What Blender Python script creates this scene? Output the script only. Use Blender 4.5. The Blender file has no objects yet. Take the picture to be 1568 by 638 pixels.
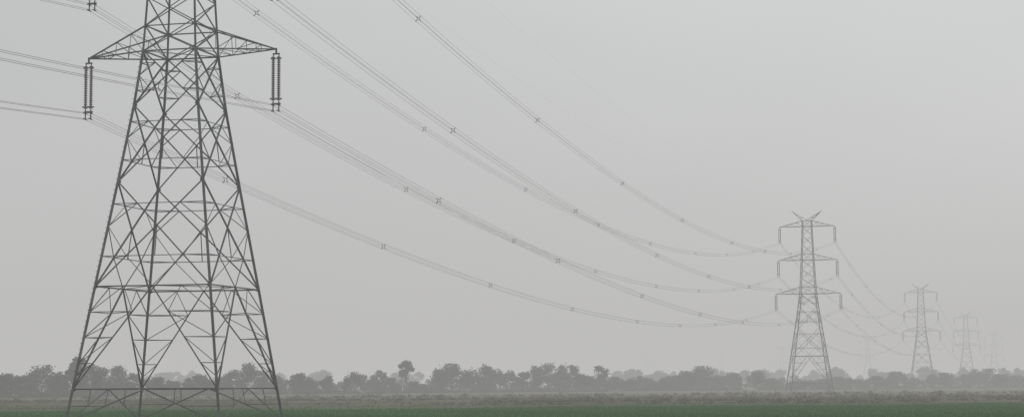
import bpy, math, random
import numpy as np
from mathutils import Vector, Matrix
random.seed(7); rng=np.random.default_rng(11)
sc=bpy.context.scene
sc.view_settings.view_transform='Standard'
try: sc.view_settings.look='None'
except: pass
sc.view_settings.exposure=0

F=3000.0; H=2.8; ROLL=0.25; PITCH=5.09
SIG=0.00094; HAZE=(0.512,0.508,0.502)

def horizon(x): return 586-(x-784)*math.tan(math.radians(ROLL))
def gx(x,D): return (x-784)/F*D
def gz(x,y,D): return H+(horizon(x)-y)*D/F

# ---------------------------------------------------------------- materials
def newmat(name):
    m=bpy.data.materials.new(name); m.use_nodes=True
    return m,m.node_tree,m.node_tree.nodes['Principled BSDF']
def N(nt,t,**k):
    n=nt.nodes.new(t)
    for a,b in k.items(): setattr(n,a,b)
    return n
def noise(nt,vec,scale,detail=5,rough=.55):
    n=N(nt,'ShaderNodeTexNoise'); n.inputs['Scale'].default_value=scale
    n.inputs['Detail'].default_value=detail; n.inputs['Roughness'].default_value=rough
    if vec is not None: nt.links.new(vec,n.inputs['Vector'])
    return n.outputs['Fac']
def ramp(nt,fac,stops):
    r=N(nt,'ShaderNodeValToRGB'); e=r.color_ramp.elements
    while len(e)<len(stops): e.new(.5)
    for i,(p,c) in enumerate(stops):
        e[i].position=p; e[i].color=(*c,1)
    nt.links.new(fac,r.inputs['Fac']); return r.outputs['Color']
def mix(nt,fac,a,b,mode='MIX'):
    m=N(nt,'ShaderNodeMix',data_type='RGBA',blend_type=mode)
    for s,v in ((m.inputs[0],fac),(m.inputs[6],a),(m.inputs[7],b)):
        if isinstance(v,(int,float)): s.default_value=v
        elif isinstance(v,tuple): s.default_value=(*v,1)
        else: nt.links.new(v,s)
    return m.outputs[2]
def math_(nt,op,a,b=0,c=None,clamp=False):
    m=N(nt,'ShaderNodeMath',operation=op,use_clamp=clamp)
    for s,v in zip(m.inputs,(a,b,c)):
        if v is None: continue
        if isinstance(v,(int,float)): s.default_value=v
        else: nt.links.new(v,s)
    return m.outputs[0]

def steel_mat(name,c1,c2,rough=.6,metal=.3):
    m,nt,b=newmat(name)
    tc=N(nt,'ShaderNodeTexCoord').outputs['Object']
    nt.links.new(ramp(nt,noise(nt,tc,1.3,6),[(.35,c1),(.65,c2)]),b.inputs['Base Color'])
    b.inputs['Roughness'].default_value=rough; b.inputs['Metallic'].default_value=metal
    return m
M_STEEL=steel_mat('galvanised_steel',(.048,.052,.060),(.125,.130,.142))
M_WIRE=steel_mat('aluminium_wire',(.16,.16,.16),(.24,.24,.24),.55,.3)
M_INS=steel_mat('insulator_glaze',(.030,.028,.028),(.05,.048,.046),.35,0)
M_FIT=steel_mat('line_fittings',(.06,.06,.06),(.10,.10,.10))
M_CONC=steel_mat('concrete',(.25,.24,.22),(.35,.34,.32),.9,0)

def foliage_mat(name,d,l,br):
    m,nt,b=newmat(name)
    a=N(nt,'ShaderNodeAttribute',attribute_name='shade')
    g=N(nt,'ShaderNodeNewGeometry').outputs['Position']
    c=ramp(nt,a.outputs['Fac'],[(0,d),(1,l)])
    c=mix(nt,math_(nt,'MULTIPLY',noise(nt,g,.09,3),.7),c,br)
    nt.links.new(c,b.inputs['Base Color']); b.inputs['Roughness'].default_value=.8
    b.inputs['Specular IOR Level'].default_value=.15
    return m
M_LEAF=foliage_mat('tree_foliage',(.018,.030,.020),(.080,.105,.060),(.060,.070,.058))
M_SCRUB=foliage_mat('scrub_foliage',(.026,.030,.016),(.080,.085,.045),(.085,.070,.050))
M_GRASS=foliage_mat('grass_blades',(.016,.095,.008),(.040,.205,.018),(.038,.135,.016))
M_BARK=steel_mat('bark',(.04,.034,.028),(.09,.08,.068),.9,0)

# ---------------------------------------------------------------- mesh helpers
class MB:
    def __init__(s): s.v=[];s.f=[];s.m=[]
    def add(s,vs,fs,mi=0):
        o=len(s.v); s.v+= [tuple(v) for v in vs]
        s.f+=[tuple(i+o for i in f) for f in fs]; s.m+=[mi]*len(fs)
    def mesh(s,name,mats):
        me=bpy.data.meshes.new(name); me.from_pydata(s.v,[],s.f)
        for m in mats: me.materials.append(m)
        me.polygons.foreach_set('material_index',s.m); me.update(); return me
def frame(p,q):
    d=(q-p).normalized()
    r=Vector((0,0,1)) if abs(d.z)<.9 else Vector((1,0,0))
    u=d.cross(r).normalized(); v=u.cross(d).normalized()
    return u,v
def lbar(mb,p,q,w,mi=0):
    p=Vector(p);q=Vector(q)
    if (q-p).length<1e-4: return
    u,v=frame(p,q); t=w*.16
    prof=[(0,0),(w,0),(w,t),(t,t),(t,w),(0,w)]
    vs=[]
    for c in (p,q):
        for a,b in prof: vs.append(c+u*(a-w*.4)+v*(b-w*.4))
    fs=[(i,(i+1)%6,(i+1)%6+6,i+6) for i in range(6)]
    fs+= [(5,4,3,2,1,0),(6,7,8,9,10,11)]
    mb.add(vs,fs,mi)
def tube(mb,pts,radii,n=6,mi=0,cap=True):
    pts=[Vector(p) for p in pts]; vs=[];fs=[]
    for i,p in enumerate(pts):
        a=pts[max(i-1,0)]; b=pts[min(i+1,len(pts)-1)]
        u,v=frame(a,b)
        r=radii[i] if isinstance(radii,(list,tuple)) else radii
        for k in range(n):
            t=2*math.pi*k/n; vs.append(p+u*(r*math.cos(t))+v*(r*math.sin(t)))
    for i in range(len(pts)-1):
        for k in range(n):
            fs.append((i*n+k,i*n+(k+1)%n,(i+1)*n+(k+1)%n,(i+1)*n+k))
    if cap:
        fs.append(tuple(range(n))[::-1]); fs.append(tuple((len(pts)-1)*n+k for k in range(n)))
    mb.add(vs,fs,mi)
def obj(name,me,loc=(0,0,0),rz=0):
    o=bpy.data.objects.new(name,me); sc.collection.objects.link(o)
    o.location=loc; o.rotation_euler=(0,0,rz); return o

# ---------------------------------------------------------------- tower
PROF=[(0,11.9),(9.9,9.0),(17.6,6.72),(23.3,5.1),(27.3,4.2),(36,3.3),(45.6,2.5),(52,2.3)]
def wz(z): return float(np.interp(z,[p[0] for p in PROF],[p[1] for p in PROF]))
SG=[(1,-1),(1,1),(-1,1),(-1,-1)]
def cor(i,z):
    w=wz(z)/2; s=SG[i%4]; return Vector((s[0]*w,s[1]*w,z))
INS=4.4
def string(mb,top,bot,r=.155):
    top=Vector(top);bot=Vector(bot)
    pts=[];rad=[];n=24
    for k in range(n):
        L=(bot-top)
        for f,rr in ((0,.05),(.2,r*.85),(.5,r),(.75,.06)):
            pts.append(top+L*((k+f)/n)); rad.append(rr)
    tube(mb,pts,rad,8,1)
def make_tower(name,arms,k0=1.0):
    mb=MB(); LEG=.205*k0;DG=.103*k0;RD=.056*k0
    top=arms[2][0]+1.6
    Z1=2.5
    lv=[0,Z1,9.9,17.6,23.3,arms[0][0],arms[0][0]+1.9]
    z0=lv[-1]
    n=3; lv+= [z0+(arms[1][0]-z0)*k/n for k in (1,2,3)]
    lv+=[arms[1][0]+1.7]; z0=lv[-1]
    lv+= [z0+(arms[2][0]-z0)*k/n for k in (1,2,3)]; lv+=[top]
    for i in range(4):
        for a,b in zip(lv[:-1],lv[1:]):
            lbar(mb,cor(i,a),cor(i,b),LEG if a<27 else .165*k0)
    def lerp(a,b,t): return a+(b-a)*t
    def onleg(i,z): return cor(i,z)
    hips={}
    for i in range(4):
        j=i+1
        for z in (Z1,9.9,arms[0][0],arms[0][0]+1.9,arms[1][0],arms[1][0]+1.7,arms[2][0],top):
            lbar(mb,cor(i,z),cor(j,z),DG if z<28 else .085*k0)
        m=(cor(i,Z1)+cor(j,Z1))/2
        for c in (i,j):
            lbar(mb,m,cor(c,0.1),DG*.8)
            q=lerp(m,cor(c,.1),.5); lbar(mb,q,cor(c,q.z),RD); lbar(mb,q,lerp(m,cor(c,Z1),.5),RD)
        m=(cor(i,9.9)+cor(j,9.9))/2
        for c in (i,j):
            b=cor(c,Z1); lbar(mb,b,m,DG)
            prev=None
            for k,t in enumerate((.25,.5,.75)):
                q=lerp(b,m,t); L=onleg(c,q.z); lbar(mb,q,L,RD)
                hips.setdefault((c%4,'k',k),[]).append(q)
                if prev is not None: lbar(mb,prev,q,RD)
                else: lbar(mb,onleg(c,Z1+.9),q,RD)
                prev=L
            lbar(mb,prev,lerp(cor(c,9.9),m,.5),RD)
            lbar(mb,lerp(b,m,.75),lerp(cor(c,9.9),m,.5),RD)
        def xp(za,zb,sub):
            a,b,c,d=cor(i,za),cor(j,za),cor(i,zb),cor(j,zb)
            lbar(mb,a,d,DG*(1 if sub else .75)); lbar(mb,b,c,DG*(1 if sub else .75))
            wa,wb=(b-a).length,(d-c).length
            t=wa/(wa+wb); C=lerp(a,d,t)
            if sub:
                for side,(bt,tp) in ((i,(a,c)),(j,(b,d))):
                    P=lerp(bt,C,.5);Q=lerp(tp,C,.5);M=onleg(side,C.z)
                    lbar(mb,P,onleg(side,P.z),RD);lbar(mb,Q,onleg(side,Q.z),RD)
                    lbar(mb,P,M,RD);lbar(mb,Q,M,RD)
                    hips.setdefault((side%4,za,'P'),[]).append(P)
                    hips.setdefault((side%4,za,'Q'),[]).append(Q)
                if sub>1:
                    P=lerp(a,C,.5);P2=lerp(b,C,.5);lbar(mb,P,P2,RD)
                    Q=lerp(c,C,.5);Q2=lerp(d,C,.5);lbar(mb,Q,Q2,RD)
                    lbar(mb,C,(P+P2)/2,RD)
                    m0=(a+b)/2
                    if sub>2: lbar(mb,m0,P,RD); lbar(mb,m0,P2,RD)
        xp(9.9,17.6,3); xp(17.6,23.3,2); xp(23.3,arms[0][0],1)
        for a,b in zip(lv[5:-1],lv[6:]): xp(a,b,0)
    for ps in hips.values():
        if len(ps)==2: lbar(mb,ps[0],ps[1],RD)
    for z in (Z1,9.9,arms[0][0],arms[1][0],arms[2][0]):
        ms=[(cor(i,z)+cor(i+1,z))/2 for i in range(4)]
        if z in (Z1,9.9):
            for k in range(4): lbar(mb,ms[k],ms[(k+1)%4],RD)
        else:
            lbar(mb,cor(0,z),cor(2,z),RD); lbar(mb,cor(1,z),cor(3,z),RD)
    for ai,(z,half,dz) in enumerate(arms):
        for s in (1,-1):
            cs=[0,1] if s>0 else [3,2]
            tip=Vector((s*half,0,z))
            B=[cor(c,z) for c in cs]; T=[cor(c,z+dz) for c in cs]
            for p in B+T: lbar(mb,p,tip,.095*k0)
            n=4
            for k in range(1,n):
                t=k/n; tp=(k-1)/n
                bb=[lerp(p,tip,t) for p in B]; tt=[lerp(p,tip,t) for p in T]
                pb=[lerp(p,tip,tp) for p in B]; pt=[lerp(p,tip,tp) for p in T]
                for e in (0,1):
                    lbar(mb,bb[e],tt[e],.05); lbar(mb,pb[e],tt[e],.055)
                lbar(mb,bb[0],bb[1],.05); lbar(mb,tt[0],tt[1],.045)
                lbar(mb,pb[0],bb[1],.05)
            lbar(mb,tip+Vector((0,0,.1)),tip+Vector((0,0,-.35)),.11,2)
            lbar(mb,tip+Vector((-.28,0,-.35)),tip+Vector((.28,0,-.35)),.12,2)
            for e in (-.22,.22):
                lbar(mb,tip+Vector((e,0,-.35)),tip+Vector((e,0,-.55)),.06,2)
                string(mb,tip+Vector((e,0,-.55)),tip+Vector((e,0,-INS+.55)))
                for zz,rr in ((-.68,.2),(-INS+.72,.26)):
                    ring=[tip+Vector((e+rr*math.cos(a),rr*math.sin(a),zz)) for a in np.linspace(0,2*math.pi,9)]
                    tube(mb,ring,.028,4,2)
                lbar(mb,tip+Vector((e,0,-INS+.55)),tip+Vector((e,0,-INS+.3)),.07,2)
            lbar(mb,tip+Vector((-.36,0,-INS+.32)),tip+Vector((.36,0,-INS+.32)),.15,2)
            for e in (-.225,.225):
                lbar(mb,tip+Vector((e,0,-INS+.32)),tip+Vector((e,0,-INS-.25)),.07,2)
                for g in (-.225,.225):
                    lbar(mb,tip+Vector((e,-.28,-INS+g+.03)),tip+Vector((e,.28,-INS+g+.03)),.10,2)
    zt=top+2.6
    for s in (1,-1):
        tip=Vector((s*4.0,0,zt))
        for c in ([0,1] if s>0 else [3,2]):
            lbar(mb,cor(c,top),tip,.11)
            o=cor(c,top); o.x=-o.x*.2; o.z=top
            lbar(mb,o,tip,.10)
            for t in (.33,.66): lbar(mb,lerp(cor(c,top),tip,t),lerp(o,tip,t),.055)
        lbar(mb,tip+Vector((-s*.1,0,0)),tip+Vector((s*.35,0,.15)),.08)
    for i in range(4):
        c=cor(i,0)
        vs=[c+Vector((a,b,z)) for z,k in ((-.3,.5),(.25,.4)) for a,b in ((-k,-k),(k,-k),(k,k),(-k,k))]
        mb.add(vs,[(0,1,5,4),(1,2,6,5),(2,3,7,6),(3,0,4,7),(4,5,6,7)],3)
    for k in range(60):
        z=3+k*.4; p=cor(3,z); lbar(mb,p,p+Vector((-.24,-.0,0)),.03)
    for i in range(4):
        for z in (Z1,9.9,17.6,23.3,arms[0][0],arms[0][0]+1.9):
            for (j,s) in ((i+1,1),(i-1,1)):
                p=cor(i,z); q=cor(j,z); d=(q-p).normalized()
                o=Vector((-d.y,d.x,0))*.015
                u=Vector((0,0,1))
                vs=[p+u*.18,p-u*.18,p+d*.24-u*.06,p+d*.24+u*.06]
                vv=[a+o for a in vs]+[a-o for a in vs]
                mb.add(vv,[(0,1,2,3),(7,6,5,4),(0,4,5,1),(1,5,6,2),(2,6,7,3),(3,7,4,0)])
    return mb.mesh(name,[M_STEEL,M_INS,M_FIT,M_CONC]), zt
AR0=[(27.4,7.6,1.9),(35.7,7.4,1.7),(44.5,7.0,1.6)]
AR1=[(27.0,8.9,1.9),(36.3,8.1,1.7),(45.6,7.6,1.6)]
me0,zt0=make_tower('tower_lattice_a',AR0)
me1,zt1=make_tower('tower_lattice_b',AR1,1.05)
def rot(d): return -math.atan2(d[0],d[1])
TW=[(-131,-251),(gx(273,145),145),(gx(1237,541),541),(gx(1409,948),948),(gx(1477,1330),1330),(gx(1519,1830),1830)]
R=[]
for i,t in enumerate(TW):
    a=TW[max(i-1,0)]; b=TW[min(i+1,len(TW)-1)]
    r=rot((b[0]-a[0],b[1]-a[1]))
    R.append(r)
    obj('transmission_tower',me0 if i==1 else me1,(t[0],t[1],0),r)
for x,D in ((1326,2050),(1195,2500),(1103,3200),(990,3300)):
    obj('transmission_tower',me1,(gx(x,D),D,0),math.radians(-15 if x>1150 else 20))

# ---------------------------------------------------------------- conductors
SAG=[9.1,11,12.5]
def attach(i,ai,s,off=(0,0)):
    ar=(AR0 if i==1 else AR1)[ai]
    l=Vector((s*ar[1]+off[0],0,ar[0]-INS+off[1]))
    return Matrix.Rotation(R[i],3,'Z')@l+Vector((TW[i][0],TW[i][1],0))
for ai in range(3):
    for s in (-1,1):
        mb=MB()
        for i in range(len(TW)-1):
            L=(Vector(TW[i+1])-Vector(TW[i])).length
            S=SAG[ai]*(L/410)**2
            if i==4: S=SAG[ai]*1.2
            if i==0: S=SAG[ai]*.76
            near=i<2
            for ox in (-.225,.225):
                for oz in (-.225,.225):
                    a=attach(i,ai,s,(ox,oz));b=attach(i+1,ai,s,(ox,oz))
                    n=48 if near else 20
                    pts=[]
                    for k in range(n+1):
                        t=k/n; p=a.lerp(b,t); p.z-=4*S*t*(1-t); pts.append(p)
                    tube(mb,pts,.0135 if near else .017,4,0,False)
            a=attach(i,ai,s);b=attach(i+1,ai,s)
            d=(b-a).normalized(); side=Vector((d.y,-d.x,0)).normalized(); up=Vector((0,0,1))
            if i<3:
                pos=27+random.uniform(-6,6)+ (0 if s<0 else 14)
                if i==0: pos=L-10-48*7
                while pos<L-8:
                    t=pos/L; p=a.lerp(b,t); p.z-=4*S*t*(1-t)
                    c=[p+side*x*.235+up*z*.235 for x,z in ((-1,-1),(1,-1),(1,1),(-1,1))]
                    ii=[p+side*x*.13+up*z*.13 for x,z in ((-1,-1),(1,-1),(1,1),(-1,1))]
                    for k in range(4):
                        lbar(mb,ii[k],ii[(k+1)%4],.045,1)
                        lbar(mb,ii[k],c[k],.045,1)
                        lbar(mb,c[k]-d*.10,c[k]+d*.10,.075,1)
                    pos+=48+random.uniform(-5,5)
        obj('overhead_conductor',mb.mesh('conductor_bundle',[M_WIRE,M_FIT]))
for s in (-1,1):
    mb=MB()
    for i in range(len(TW)-1):
        def e(k):
            return Matrix.Rotation(R[k],3,'Z')@Vector((s*4,0,zt0 if k==1 else zt1))+Vector((TW[k][0],TW[k][1],0))
        a,b=e(i),e(i+1);L=(b-a).length;S=8*(L/410)**2;pts=[]
        for k in range(41):
            t=k/40;p=a.lerp(b,t);p.z-=4*S*t*(1-t);pts.append(p)
        tube(mb,pts,.0035,3,0,False)
    obj('earth_wire',mb.mesh('earth_wire',[M_WIRE]))

# ---------------------------------------------------------------- foliage engine
class Leaves:
    def __init__(s): s.c=[];s.s=[];s.sh=[];s.up=[]
    def add(s,c,size,shade,up=0.):
        s.c.append(c); s.s.append(size); s.sh.append(shade); s.up.append(np.full(len(c),up))
def leaf_arrays(L):
    c=np.concatenate(L.c);sz=np.concatenate(L.s);sh=np.concatenate(L.sh);up=np.concatenate(L.up)
    n=len(c)
    u=rng.normal(size=(n,3)); u/=np.linalg.norm(u,axis=1,keepdims=True)
    u[:,2]=u[:,2]*(1-up); u/=np.linalg.norm(u,axis=1,keepdims=True)+1e-9
    w=rng.normal(size=(n,3)); w[:,2]+=up*6
    w-=u*np.sum(u*w,axis=1,keepdims=True); w/=np.linalg.norm(w,axis=1,keepdims=True)+1e-9
    a=sz[:,None]*.5; asp=rng.uniform(.55,1.1,(n,1))
    asp=np.where(up[:,None]>0,.3,asp)
    v=np.stack([c-u*a*asp-w*a*.8, c+u*a*asp*.8-w*a, c+u*a*asp*.5+w*a*.9, c-u*a*asp*.6+w*a],1).reshape(-1,3)
    return v,sh
def foliage_obj(name,L,trunk,leafmat):
    v,sh=leaf_arrays(L); n=len(sh)
    tv=np.array(trunk.v).reshape(-1,3) if trunk and trunk.v else np.zeros((0,3))
    tf=trunk.f if trunk else []
    o=len(v)
    faces=np.arange(n*4).reshape(-1,4)
    me=bpy.data.meshes.new(name)
    allv=np.concatenate([v,tv])
    tfl=[[i+o for i in f] for f in tf]
    loops=np.concatenate([faces.ravel()]+([np.concatenate([np.array(f) for f in tfl])] if tfl else []))
    sizes=np.concatenate([np.full(n,4),np.array([len(f) for f in tfl],int)]) if tfl else np.full(n,4)
    me.vertices.add(len(allv)); me.vertices.foreach_set('co',allv.astype(np.float32).ravel())
    me.loops.add(len(loops)); me.loops.foreach_set('vertex_index',loops.astype(np.int32))
    me.polygons.add(len(sizes)); st=np.concatenate([[0],np.cumsum(sizes)[:-1]])
    me.polygons.foreach_set('loop_start',st.astype(np.int32))
    me.materials.append(leafmat); me.materials.append(M_BARK)
    me.update(calc_edges=True)
    mi=np.concatenate([np.zeros(n,int),np.ones(len(tfl),int)]) if tfl else np.zeros(n,int)
    me.polygons.foreach_set('material_index',mi.astype(np.int32))
    at=me.attributes.new('shade','FLOAT','FACE')
    at.data.foreach_set('value',np.concatenate([sh,np.zeros(len(tfl))]).astype(np.float32))
    me.validate(); me.update()
    return obj(name,me)
def tree(L,T,x,y,h,w,dens=1.0,bare=.22,spars=0.,lsz=.42,lobes=None):
    base=h*bare
    k=lobes or random.randint(7,12)
    tx=random.uniform(-.04,.04)*h
    T_pts=[(x,y,-.2),(x+tx*.4,y,base*.7),(x+tx,y,base+.25*(h-base)),(x+tx*1.2,y,h*.8)]
    tube(T,T_pts,[h*.03,h*.024,h*.016,h*.005],5)
    tone=random.uniform(-.18,.2)
    for i in range(k):
        a=random.uniform(0,2*math.pi); f=(i+.5)/k
        zc=base+(h-base)*(.18+.68*f)
        rr=w*.5*math.sqrt(max(.05,1-((f-.4)/.68)**2))*random.uniform(.25,.85)
        c=np.array([x+tx+rr*math.cos(a),y+rr*math.sin(a),zc])
        s=w*random.uniform(.13,.25); sz=s*random.uniform(.55,.95)
        tube(T,[(x+tx*.5,y,base*.75+.15*f*h),(c[0]*.5+x*.5,c[1]*.5+y*.5,zc*.6+base*.3),tuple(c)],[h*.012,h*.009,h*.003],4,0,False)
        n=int(dens*95*(1-spars*.7)*max(1,(s/1.0))**1.5)
        d=rng.normal(size=(n,3)); d/=np.linalg.norm(d,axis=1,keepdims=True)
        r=rng.uniform(.15,1.,size=(n,1))**.5*(1+.3*rng.normal(size=(n,1))*(.6+spars))
        p=c+d*r*np.array([s,s,sz])
        p[:,2]=np.minimum(p[:,2],h*1.03)
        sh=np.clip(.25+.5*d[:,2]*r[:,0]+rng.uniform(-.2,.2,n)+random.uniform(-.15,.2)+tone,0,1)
        L.add(p,rng.uniform(.6,1.4,n)*lsz,sh)
def shrubs(L,x0,y0,x1,y1,n,hmin,hmax,lsz,per=40,wid=1.0,up=0.,spread=1.):
    for i in range(n):
        t=random.random(); x=x0+(x1-x0)*t+random.gauss(0,1)*spread; y=y0+(y1-y0)*t+random.gauss(0,1)*spread
        hh=hmin+(hmax-hmin)*random.random()**2.2; ww=wid*hh*random.uniform(.7,1.8)
        m=per
        p=np.stack([x+rng.normal(size=m)*ww*.5,y+rng.normal(size=m)*ww*.5,np.abs(rng.normal(size=m))*hh*.45],1)
        p[:,2]=np.minimum(p[:,2],hh)
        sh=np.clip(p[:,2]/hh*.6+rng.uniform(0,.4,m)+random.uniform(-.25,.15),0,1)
        L.add(p,rng.uniform(.6,1.4,m)*lsz,sh,up)

def D_at(x): return 460+340*max(0,min(1,x/1568))
rows=[(10,571,46),(40,575,34),(66,560,50),(92,570,34),(128,559,40),(152,558,36),(186,561,50),(208,574,30),(236,577,34),(262,581,30),(300,573,38),(328,580,30),
(370,556,48),(395,565,38),(425,575,32),(465,570,40),(538,570,30),(560,573,34),(584,565,38),(604,577,26),(640,584,26),(668,566,38),(692,558,50),(716,567,32),(742,558,46),(774,567,38),(798,568,30),
(815,560,36),(838,555,40),(862,572,30),(880,574,30),(896,573,30),(914,572,28),(938,577,30),(960,582,30),(985,576,30),(1012,581,30),(1030,575,34),(1052,568,38),(1078,561,50),(1098,573,30),(1124,572,34),(1154,567,44),(1180,580,26),
(1220,583,30),(1255,580,30),(1290,577,34),(1318,581,28),(1342,576,34),(1368,569,34),(1392,578,32),(1420,573,30),(1448,571,34),(1478,573,32),(1502,565,40),(1530,573,34),(1556,575,34)]
L=Leaves();T=MB()
for x,y,w in rows:
    D=D_at(x)+random.uniform(-12,25)
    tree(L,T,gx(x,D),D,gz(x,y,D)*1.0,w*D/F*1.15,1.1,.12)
for i in range(190):
    x=random.uniform(-160,1730); D=D_at(x)+random.uniform(20,180)
    yt=random.gauss(583,4.0); yt=max(yt,575)
    hh=gz(x,yt,D); tree(L,T,gx(x,D),D,hh,hh*random.uniform(.8,1.4),.7,.12)
for k in range(16):
    xa=-200+k*125; xb=xa+125
    D0=D_at(xa)-12;D1=D_at(xb)-12
    shrubs(L,gx(xa,D0),D0,gx(xb,D1),D1,46,1.2,4.2,.42,60,.9,0,5)
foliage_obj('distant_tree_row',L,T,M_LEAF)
L=Leaves();T=MB()
for i in range(230):
    x=random.uniform(-200,1800); D=random.uniform(1150,1400)
    if x<950 and random.random()<.5: continue
    tree(L,T,gx(x,D),D,random.uniform(7,12),random.uniform(8,13),.45,.1,0,.9)
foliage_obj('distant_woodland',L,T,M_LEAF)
def single(name,x,y,w,**k):
    L=Leaves();T=MB();D=k.pop('D',D_at(x)-8); tree(L,T,gx(x,D),D,gz(x,y,D),w*D/F,**k); foliage_obj(name,L,T,M_LEAF)
single('broadleaf_tree',117,544,34,dens=1.7,bare=.3,lobes=13)
single('broadleaf_tree',622,550,26,dens=1.6,bare=.42,lobes=12)
single('sparse_tree',860,556,28,dens=1.0,bare=.35,spars=.5)
single('sparse_tree',879,556,28,dens=1.0,bare=.35,spars=.5)
single('small_tree',500,575,28,dens=1.7,bare=.15)
def palm(x,y,D):
    L=Leaves();T=MB();X=gx(x,D);hh=gz(x,y,D)-1.0
    tube(T,[(X,D,-.2),(X+.15,D,hh*.5),(X+.1,D,hh)],[.28,.2,.18],6)
    for k in range(34):
        a=random.uniform(0,2*math.pi); el=random.uniform(-.7,1.3); ln=random.uniform(1.3,2.0)
        t=rng.uniform(.15,1,30)
        d=np.array([math.cos(a)*math.cos(el),math.sin(a)*math.cos(el),math.sin(el)])
        p=np.array([X+.1,D,hh])+d*ln*t[:,None]; p[:,2]-=t**2*.5
        p+=rng.normal(size=p.shape)*.09*(t[:,None]+.3)
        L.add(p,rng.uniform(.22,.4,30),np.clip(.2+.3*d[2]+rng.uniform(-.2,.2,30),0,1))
    foliage_obj('palm_tree',L,T,M_LEAF)
palm(914,559,640); palm(925,565,644)

# ---------------------------------------------------------------- scrub on the field bunds
L=Leaves()
def band(xa,xb,Da,Db,n,h0,h1,lsz,per,spread,up=0.): shrubs(L,gx(xa,Da),Da,gx(xb,Db),Db,n,h0,h1,lsz,per,1.,up,spread)
band(-80,1650,318,352,520,.3,1.0,.20,34,2.4)
band(740,1650,285,300,380,.3,1.05,.18,36,2.6)
band(-80,900,280,262,200,.15,.6,.16,26,2.0)
band(1000,1650,262,270,170,.2,.75,.16,34,2.0)
band(-80,1650,400,470,220,.3,1.1,.28,30,6)
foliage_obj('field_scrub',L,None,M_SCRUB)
L=Leaves()
n=120000
Y=rng.uniform(135,270,n); X=rng.uniform(-.30,.30,n)*Y
keep=(Y<222+X*.38+6*np.sin(X*.11)) | (rng.random(n)<.13)
X,Y=X[keep],Y[keep]; m=len(X)
p=np.stack([X,Y,rng.uniform(.03,.13,m)],1)
pat=.5+.25*np.sin(X*.21+Y*.13)+.25*np.sin(Y*.37-X*.05)
L.add(p,rng.uniform(.15,.34,m),np.clip(pat*.7+rng.uniform(-.2,.4,m),0,1),.6)
foliage_obj('field_grass',L,None,M_GRASS)

# ---------------------------------------------------------------- ground
m,nt,b=newmat('farmland')
pos=N(nt,'ShaderNodeNewGeometry').outputs['Position']
sep=N(nt,'ShaderNodeSeparateXYZ'); nt.links.new(pos,sep.inputs[0])
nz=noise(nt,pos,.035,5,.6)
fine=noise(nt,pos,.9,6,.65)
mp=N(nt,'ShaderNodeMapping'); mp.inputs['Scale'].default_value=(.25,1,1); nt.links.new(pos,mp.inputs['Vector'])
st=noise(nt,mp.outputs[0],.12,5,.6)
dry=ramp(nt,st,[(.32,(.040,.042,.022)),(.5,(.080,.078,.042)),(.68,(.16,.14,.095))])
green=ramp(nt,st,[(.3,(.020,.105,.010)),(.7,(.036,.175,.018))])
yy=math_(nt,'SUBTRACT',sep.outputs['Y'],math_(nt,'MULTIPLY',sep.outputs['X'],.38))
yy=math_(nt,'ADD',yy,math_(nt,'MULTIPLY_ADD',nz,40,-20))
fac=math_(nt,'DIVIDE',math_(nt,'SUBTRACT',yy,218),10,clamp=True)
col=mix(nt,fac,green,dry)
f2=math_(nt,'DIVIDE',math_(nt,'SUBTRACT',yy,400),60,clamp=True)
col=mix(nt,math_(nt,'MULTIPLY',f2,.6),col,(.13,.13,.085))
col=mix(nt,math_(nt,'MULTIPLY',ramp(nt,fine,[(.35,(1,1,1)),(.6,(0,0,0))]),.4),col,(.025,.03,.016))
nt.links.new(col,b.inputs['Base Color']); b.inputs['Roughness'].default_value=.95; b.inputs['Specular IOR Level'].default_value=.1
bp=N(nt,'ShaderNodeBump'); bp.inputs['Strength'].default_value=.5; bp.inputs['Distance'].default_value=.15
nt.links.new(fine,bp.inputs['Height']); nt.links.new(bp.outputs[0],b.inputs['Normal'])
xs=np.concatenate([[-6000,-3000,-1500,-700,-400],np.linspace(-250,250,101),[400,700,1500,3000,6000]])
ys=np.concatenate([[-6000,-2000,-500,-100,0,60,100],np.arange(130,420,1.5),[440,480,520,600,700,900,1300,2000,3500,6000]])
XX,YY=np.meshgrid(xs,ys)
Z=np.zeros_like(XX)
Z+=.06*np.sin(XX*.13+YY*.05)*np.sin(YY*.11)*(YY>120)*(YY<420)
for y0,sl,hh in ((335,.10,.35),(292,.05,.45),(268,-.03,.3),(226,.38,.2),(180,.02,.06)):
    Z+=hh*np.exp(-((YY-y0-sl*XX)/1.6)**2)*(np.abs(XX)<300)
ms=MB(); nx=len(xs)
ms.v=[(float(a),float(b_),float(c)) for a,b_,c in zip(XX.ravel(),YY.ravel(),Z.ravel())]
for j in range(len(ys)-1):
    for i in range(nx-1):
        ms.f.append((j*nx+i,j*nx+i+1,(j+1)*nx+i+1,(j+1)*nx+i))
ms.m=[0]*len(ms.f)
g=ms.mesh('ground',[m]); g.polygons.foreach_set('use_smooth',[True]*len(g.polygons)); obj('ground',g)

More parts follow.
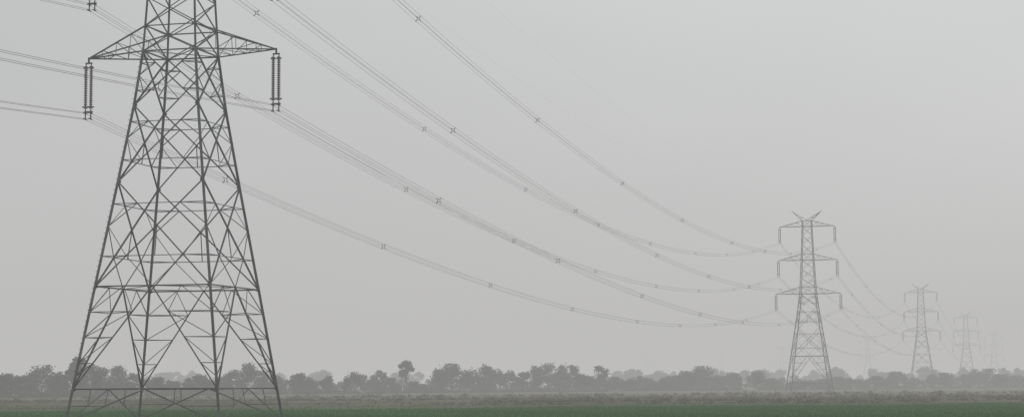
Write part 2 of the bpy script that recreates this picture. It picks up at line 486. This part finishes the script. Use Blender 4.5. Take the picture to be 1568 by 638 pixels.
# ---------------------------------------------------------------- haze : one homogeneous volume lying over the plain, emission standing in for scattered light
hm=bpy.data.materials.new('emissive_haze'); hm.use_nodes=True; nt=hm.node_tree; nt.nodes.clear()
out=N(nt,'ShaderNodeOutputMaterial'); ab=N(nt,'ShaderNodeVolumeAbsorption'); em=N(nt,'ShaderNodeEmission'); ad=N(nt,'ShaderNodeAddShader')
ab.inputs['Color'].default_value=(0,0,0,1); ab.inputs['Density'].default_value=SIG
em.inputs['Color'].default_value=(*HAZE,1); em.inputs['Strength'].default_value=SIG
nt.links.new(ab.outputs[0],ad.inputs[0]);nt.links.new(em.outputs[0],ad.inputs[1]);nt.links.new(ad.outputs[0],out.inputs['Volume'])
hb=MB(); W=5900
hb.add([(x,y,z) for z in (-2,120) for x,y in ((-W,-W),(W,-W),(W,W),(-W,W))],[(3,2,1,0),(4,5,6,7),(0,1,5,4),(1,2,6,5),(2,3,7,6),(3,0,4,7)])
obj('haze',hb.mesh('haze',[hm]))

# ---------------------------------------------------------------- sky
SE,SA=math.radians(48),math.radians(50)
w=bpy.data.worlds.new('World'); sc.world=w; w.use_nodes=True; nt=w.node_tree
bg=nt.nodes['Background']
sk=N(nt,'ShaderNodeTexSky',sky_type='NISHITA'); sk.sun_disc=False; sk.sun_elevation=SE; sk.sun_rotation=SA; sk.dust_density=5
tc=N(nt,'ShaderNodeTexCoord').outputs['Generated']
sp=N(nt,'ShaderNodeSeparateXYZ'); nt.links.new(tc,sp.inputs[0])
mpp=N(nt,'ShaderNodeMapping'); mpp.inputs['Scale'].default_value=(1,1,3); nt.links.new(tc,mpp.inputs['Vector'])
cl=noise(nt,mpp.outputs[0],2.6,4,.5)
v=math_(nt,'MULTIPLY_ADD',sp.outputs['X'],3.6,6.5)
v=math_(nt,'ADD',v,math_(nt,'MULTIPLY',sp.outputs['Z'],1.5))
v=math_(nt,'ADD',v,math_(nt,'MULTIPLY_ADD',cl,2.2,-1.1))
cc=N(nt,'ShaderNodeCombineColor')
nt.links.new(math_(nt,'MULTIPLY',v,.985),cc.inputs[0]);nt.links.new(math_(nt,'MULTIPLY',v,1.0),cc.inputs[1]);nt.links.new(math_(nt,'MULTIPLY',v,1.01),cc.inputs[2])
nt.links.new(mix(nt,.94,sk.outputs[0],cc.outputs[0]),bg.inputs['Color']); bg.inputs['Strength'].default_value=.1
sun=bpy.data.lights.new('sun','SUN'); sun.energy=.7; sun.angle=math.radians(25); sun.color=(1,.97,.92)
so=bpy.data.objects.new('sun',sun); sc.collection.objects.link(so)
d=Vector((math.sin(SA)*math.cos(SE),math.cos(SA)*math.cos(SE),math.sin(SE)))
so.rotation_euler=d.to_track_quat('Z','Y').to_euler()

# ---------------------------------------------------------------- camera
cam=bpy.data.cameras.new('camera'); cam.sensor_width=36; cam.lens=36*F/1568; cam.clip_start=.5; cam.clip_end=20000
co=bpy.data.objects.new('camera',cam); sc.collection.objects.link(co)
co.matrix_world=Matrix.Translation((0,0,H))@Matrix.Rotation(math.radians(90+PITCH),4,'X')@Matrix.Rotation(math.radians(-ROLL),4,'Z')
sc.camera=co
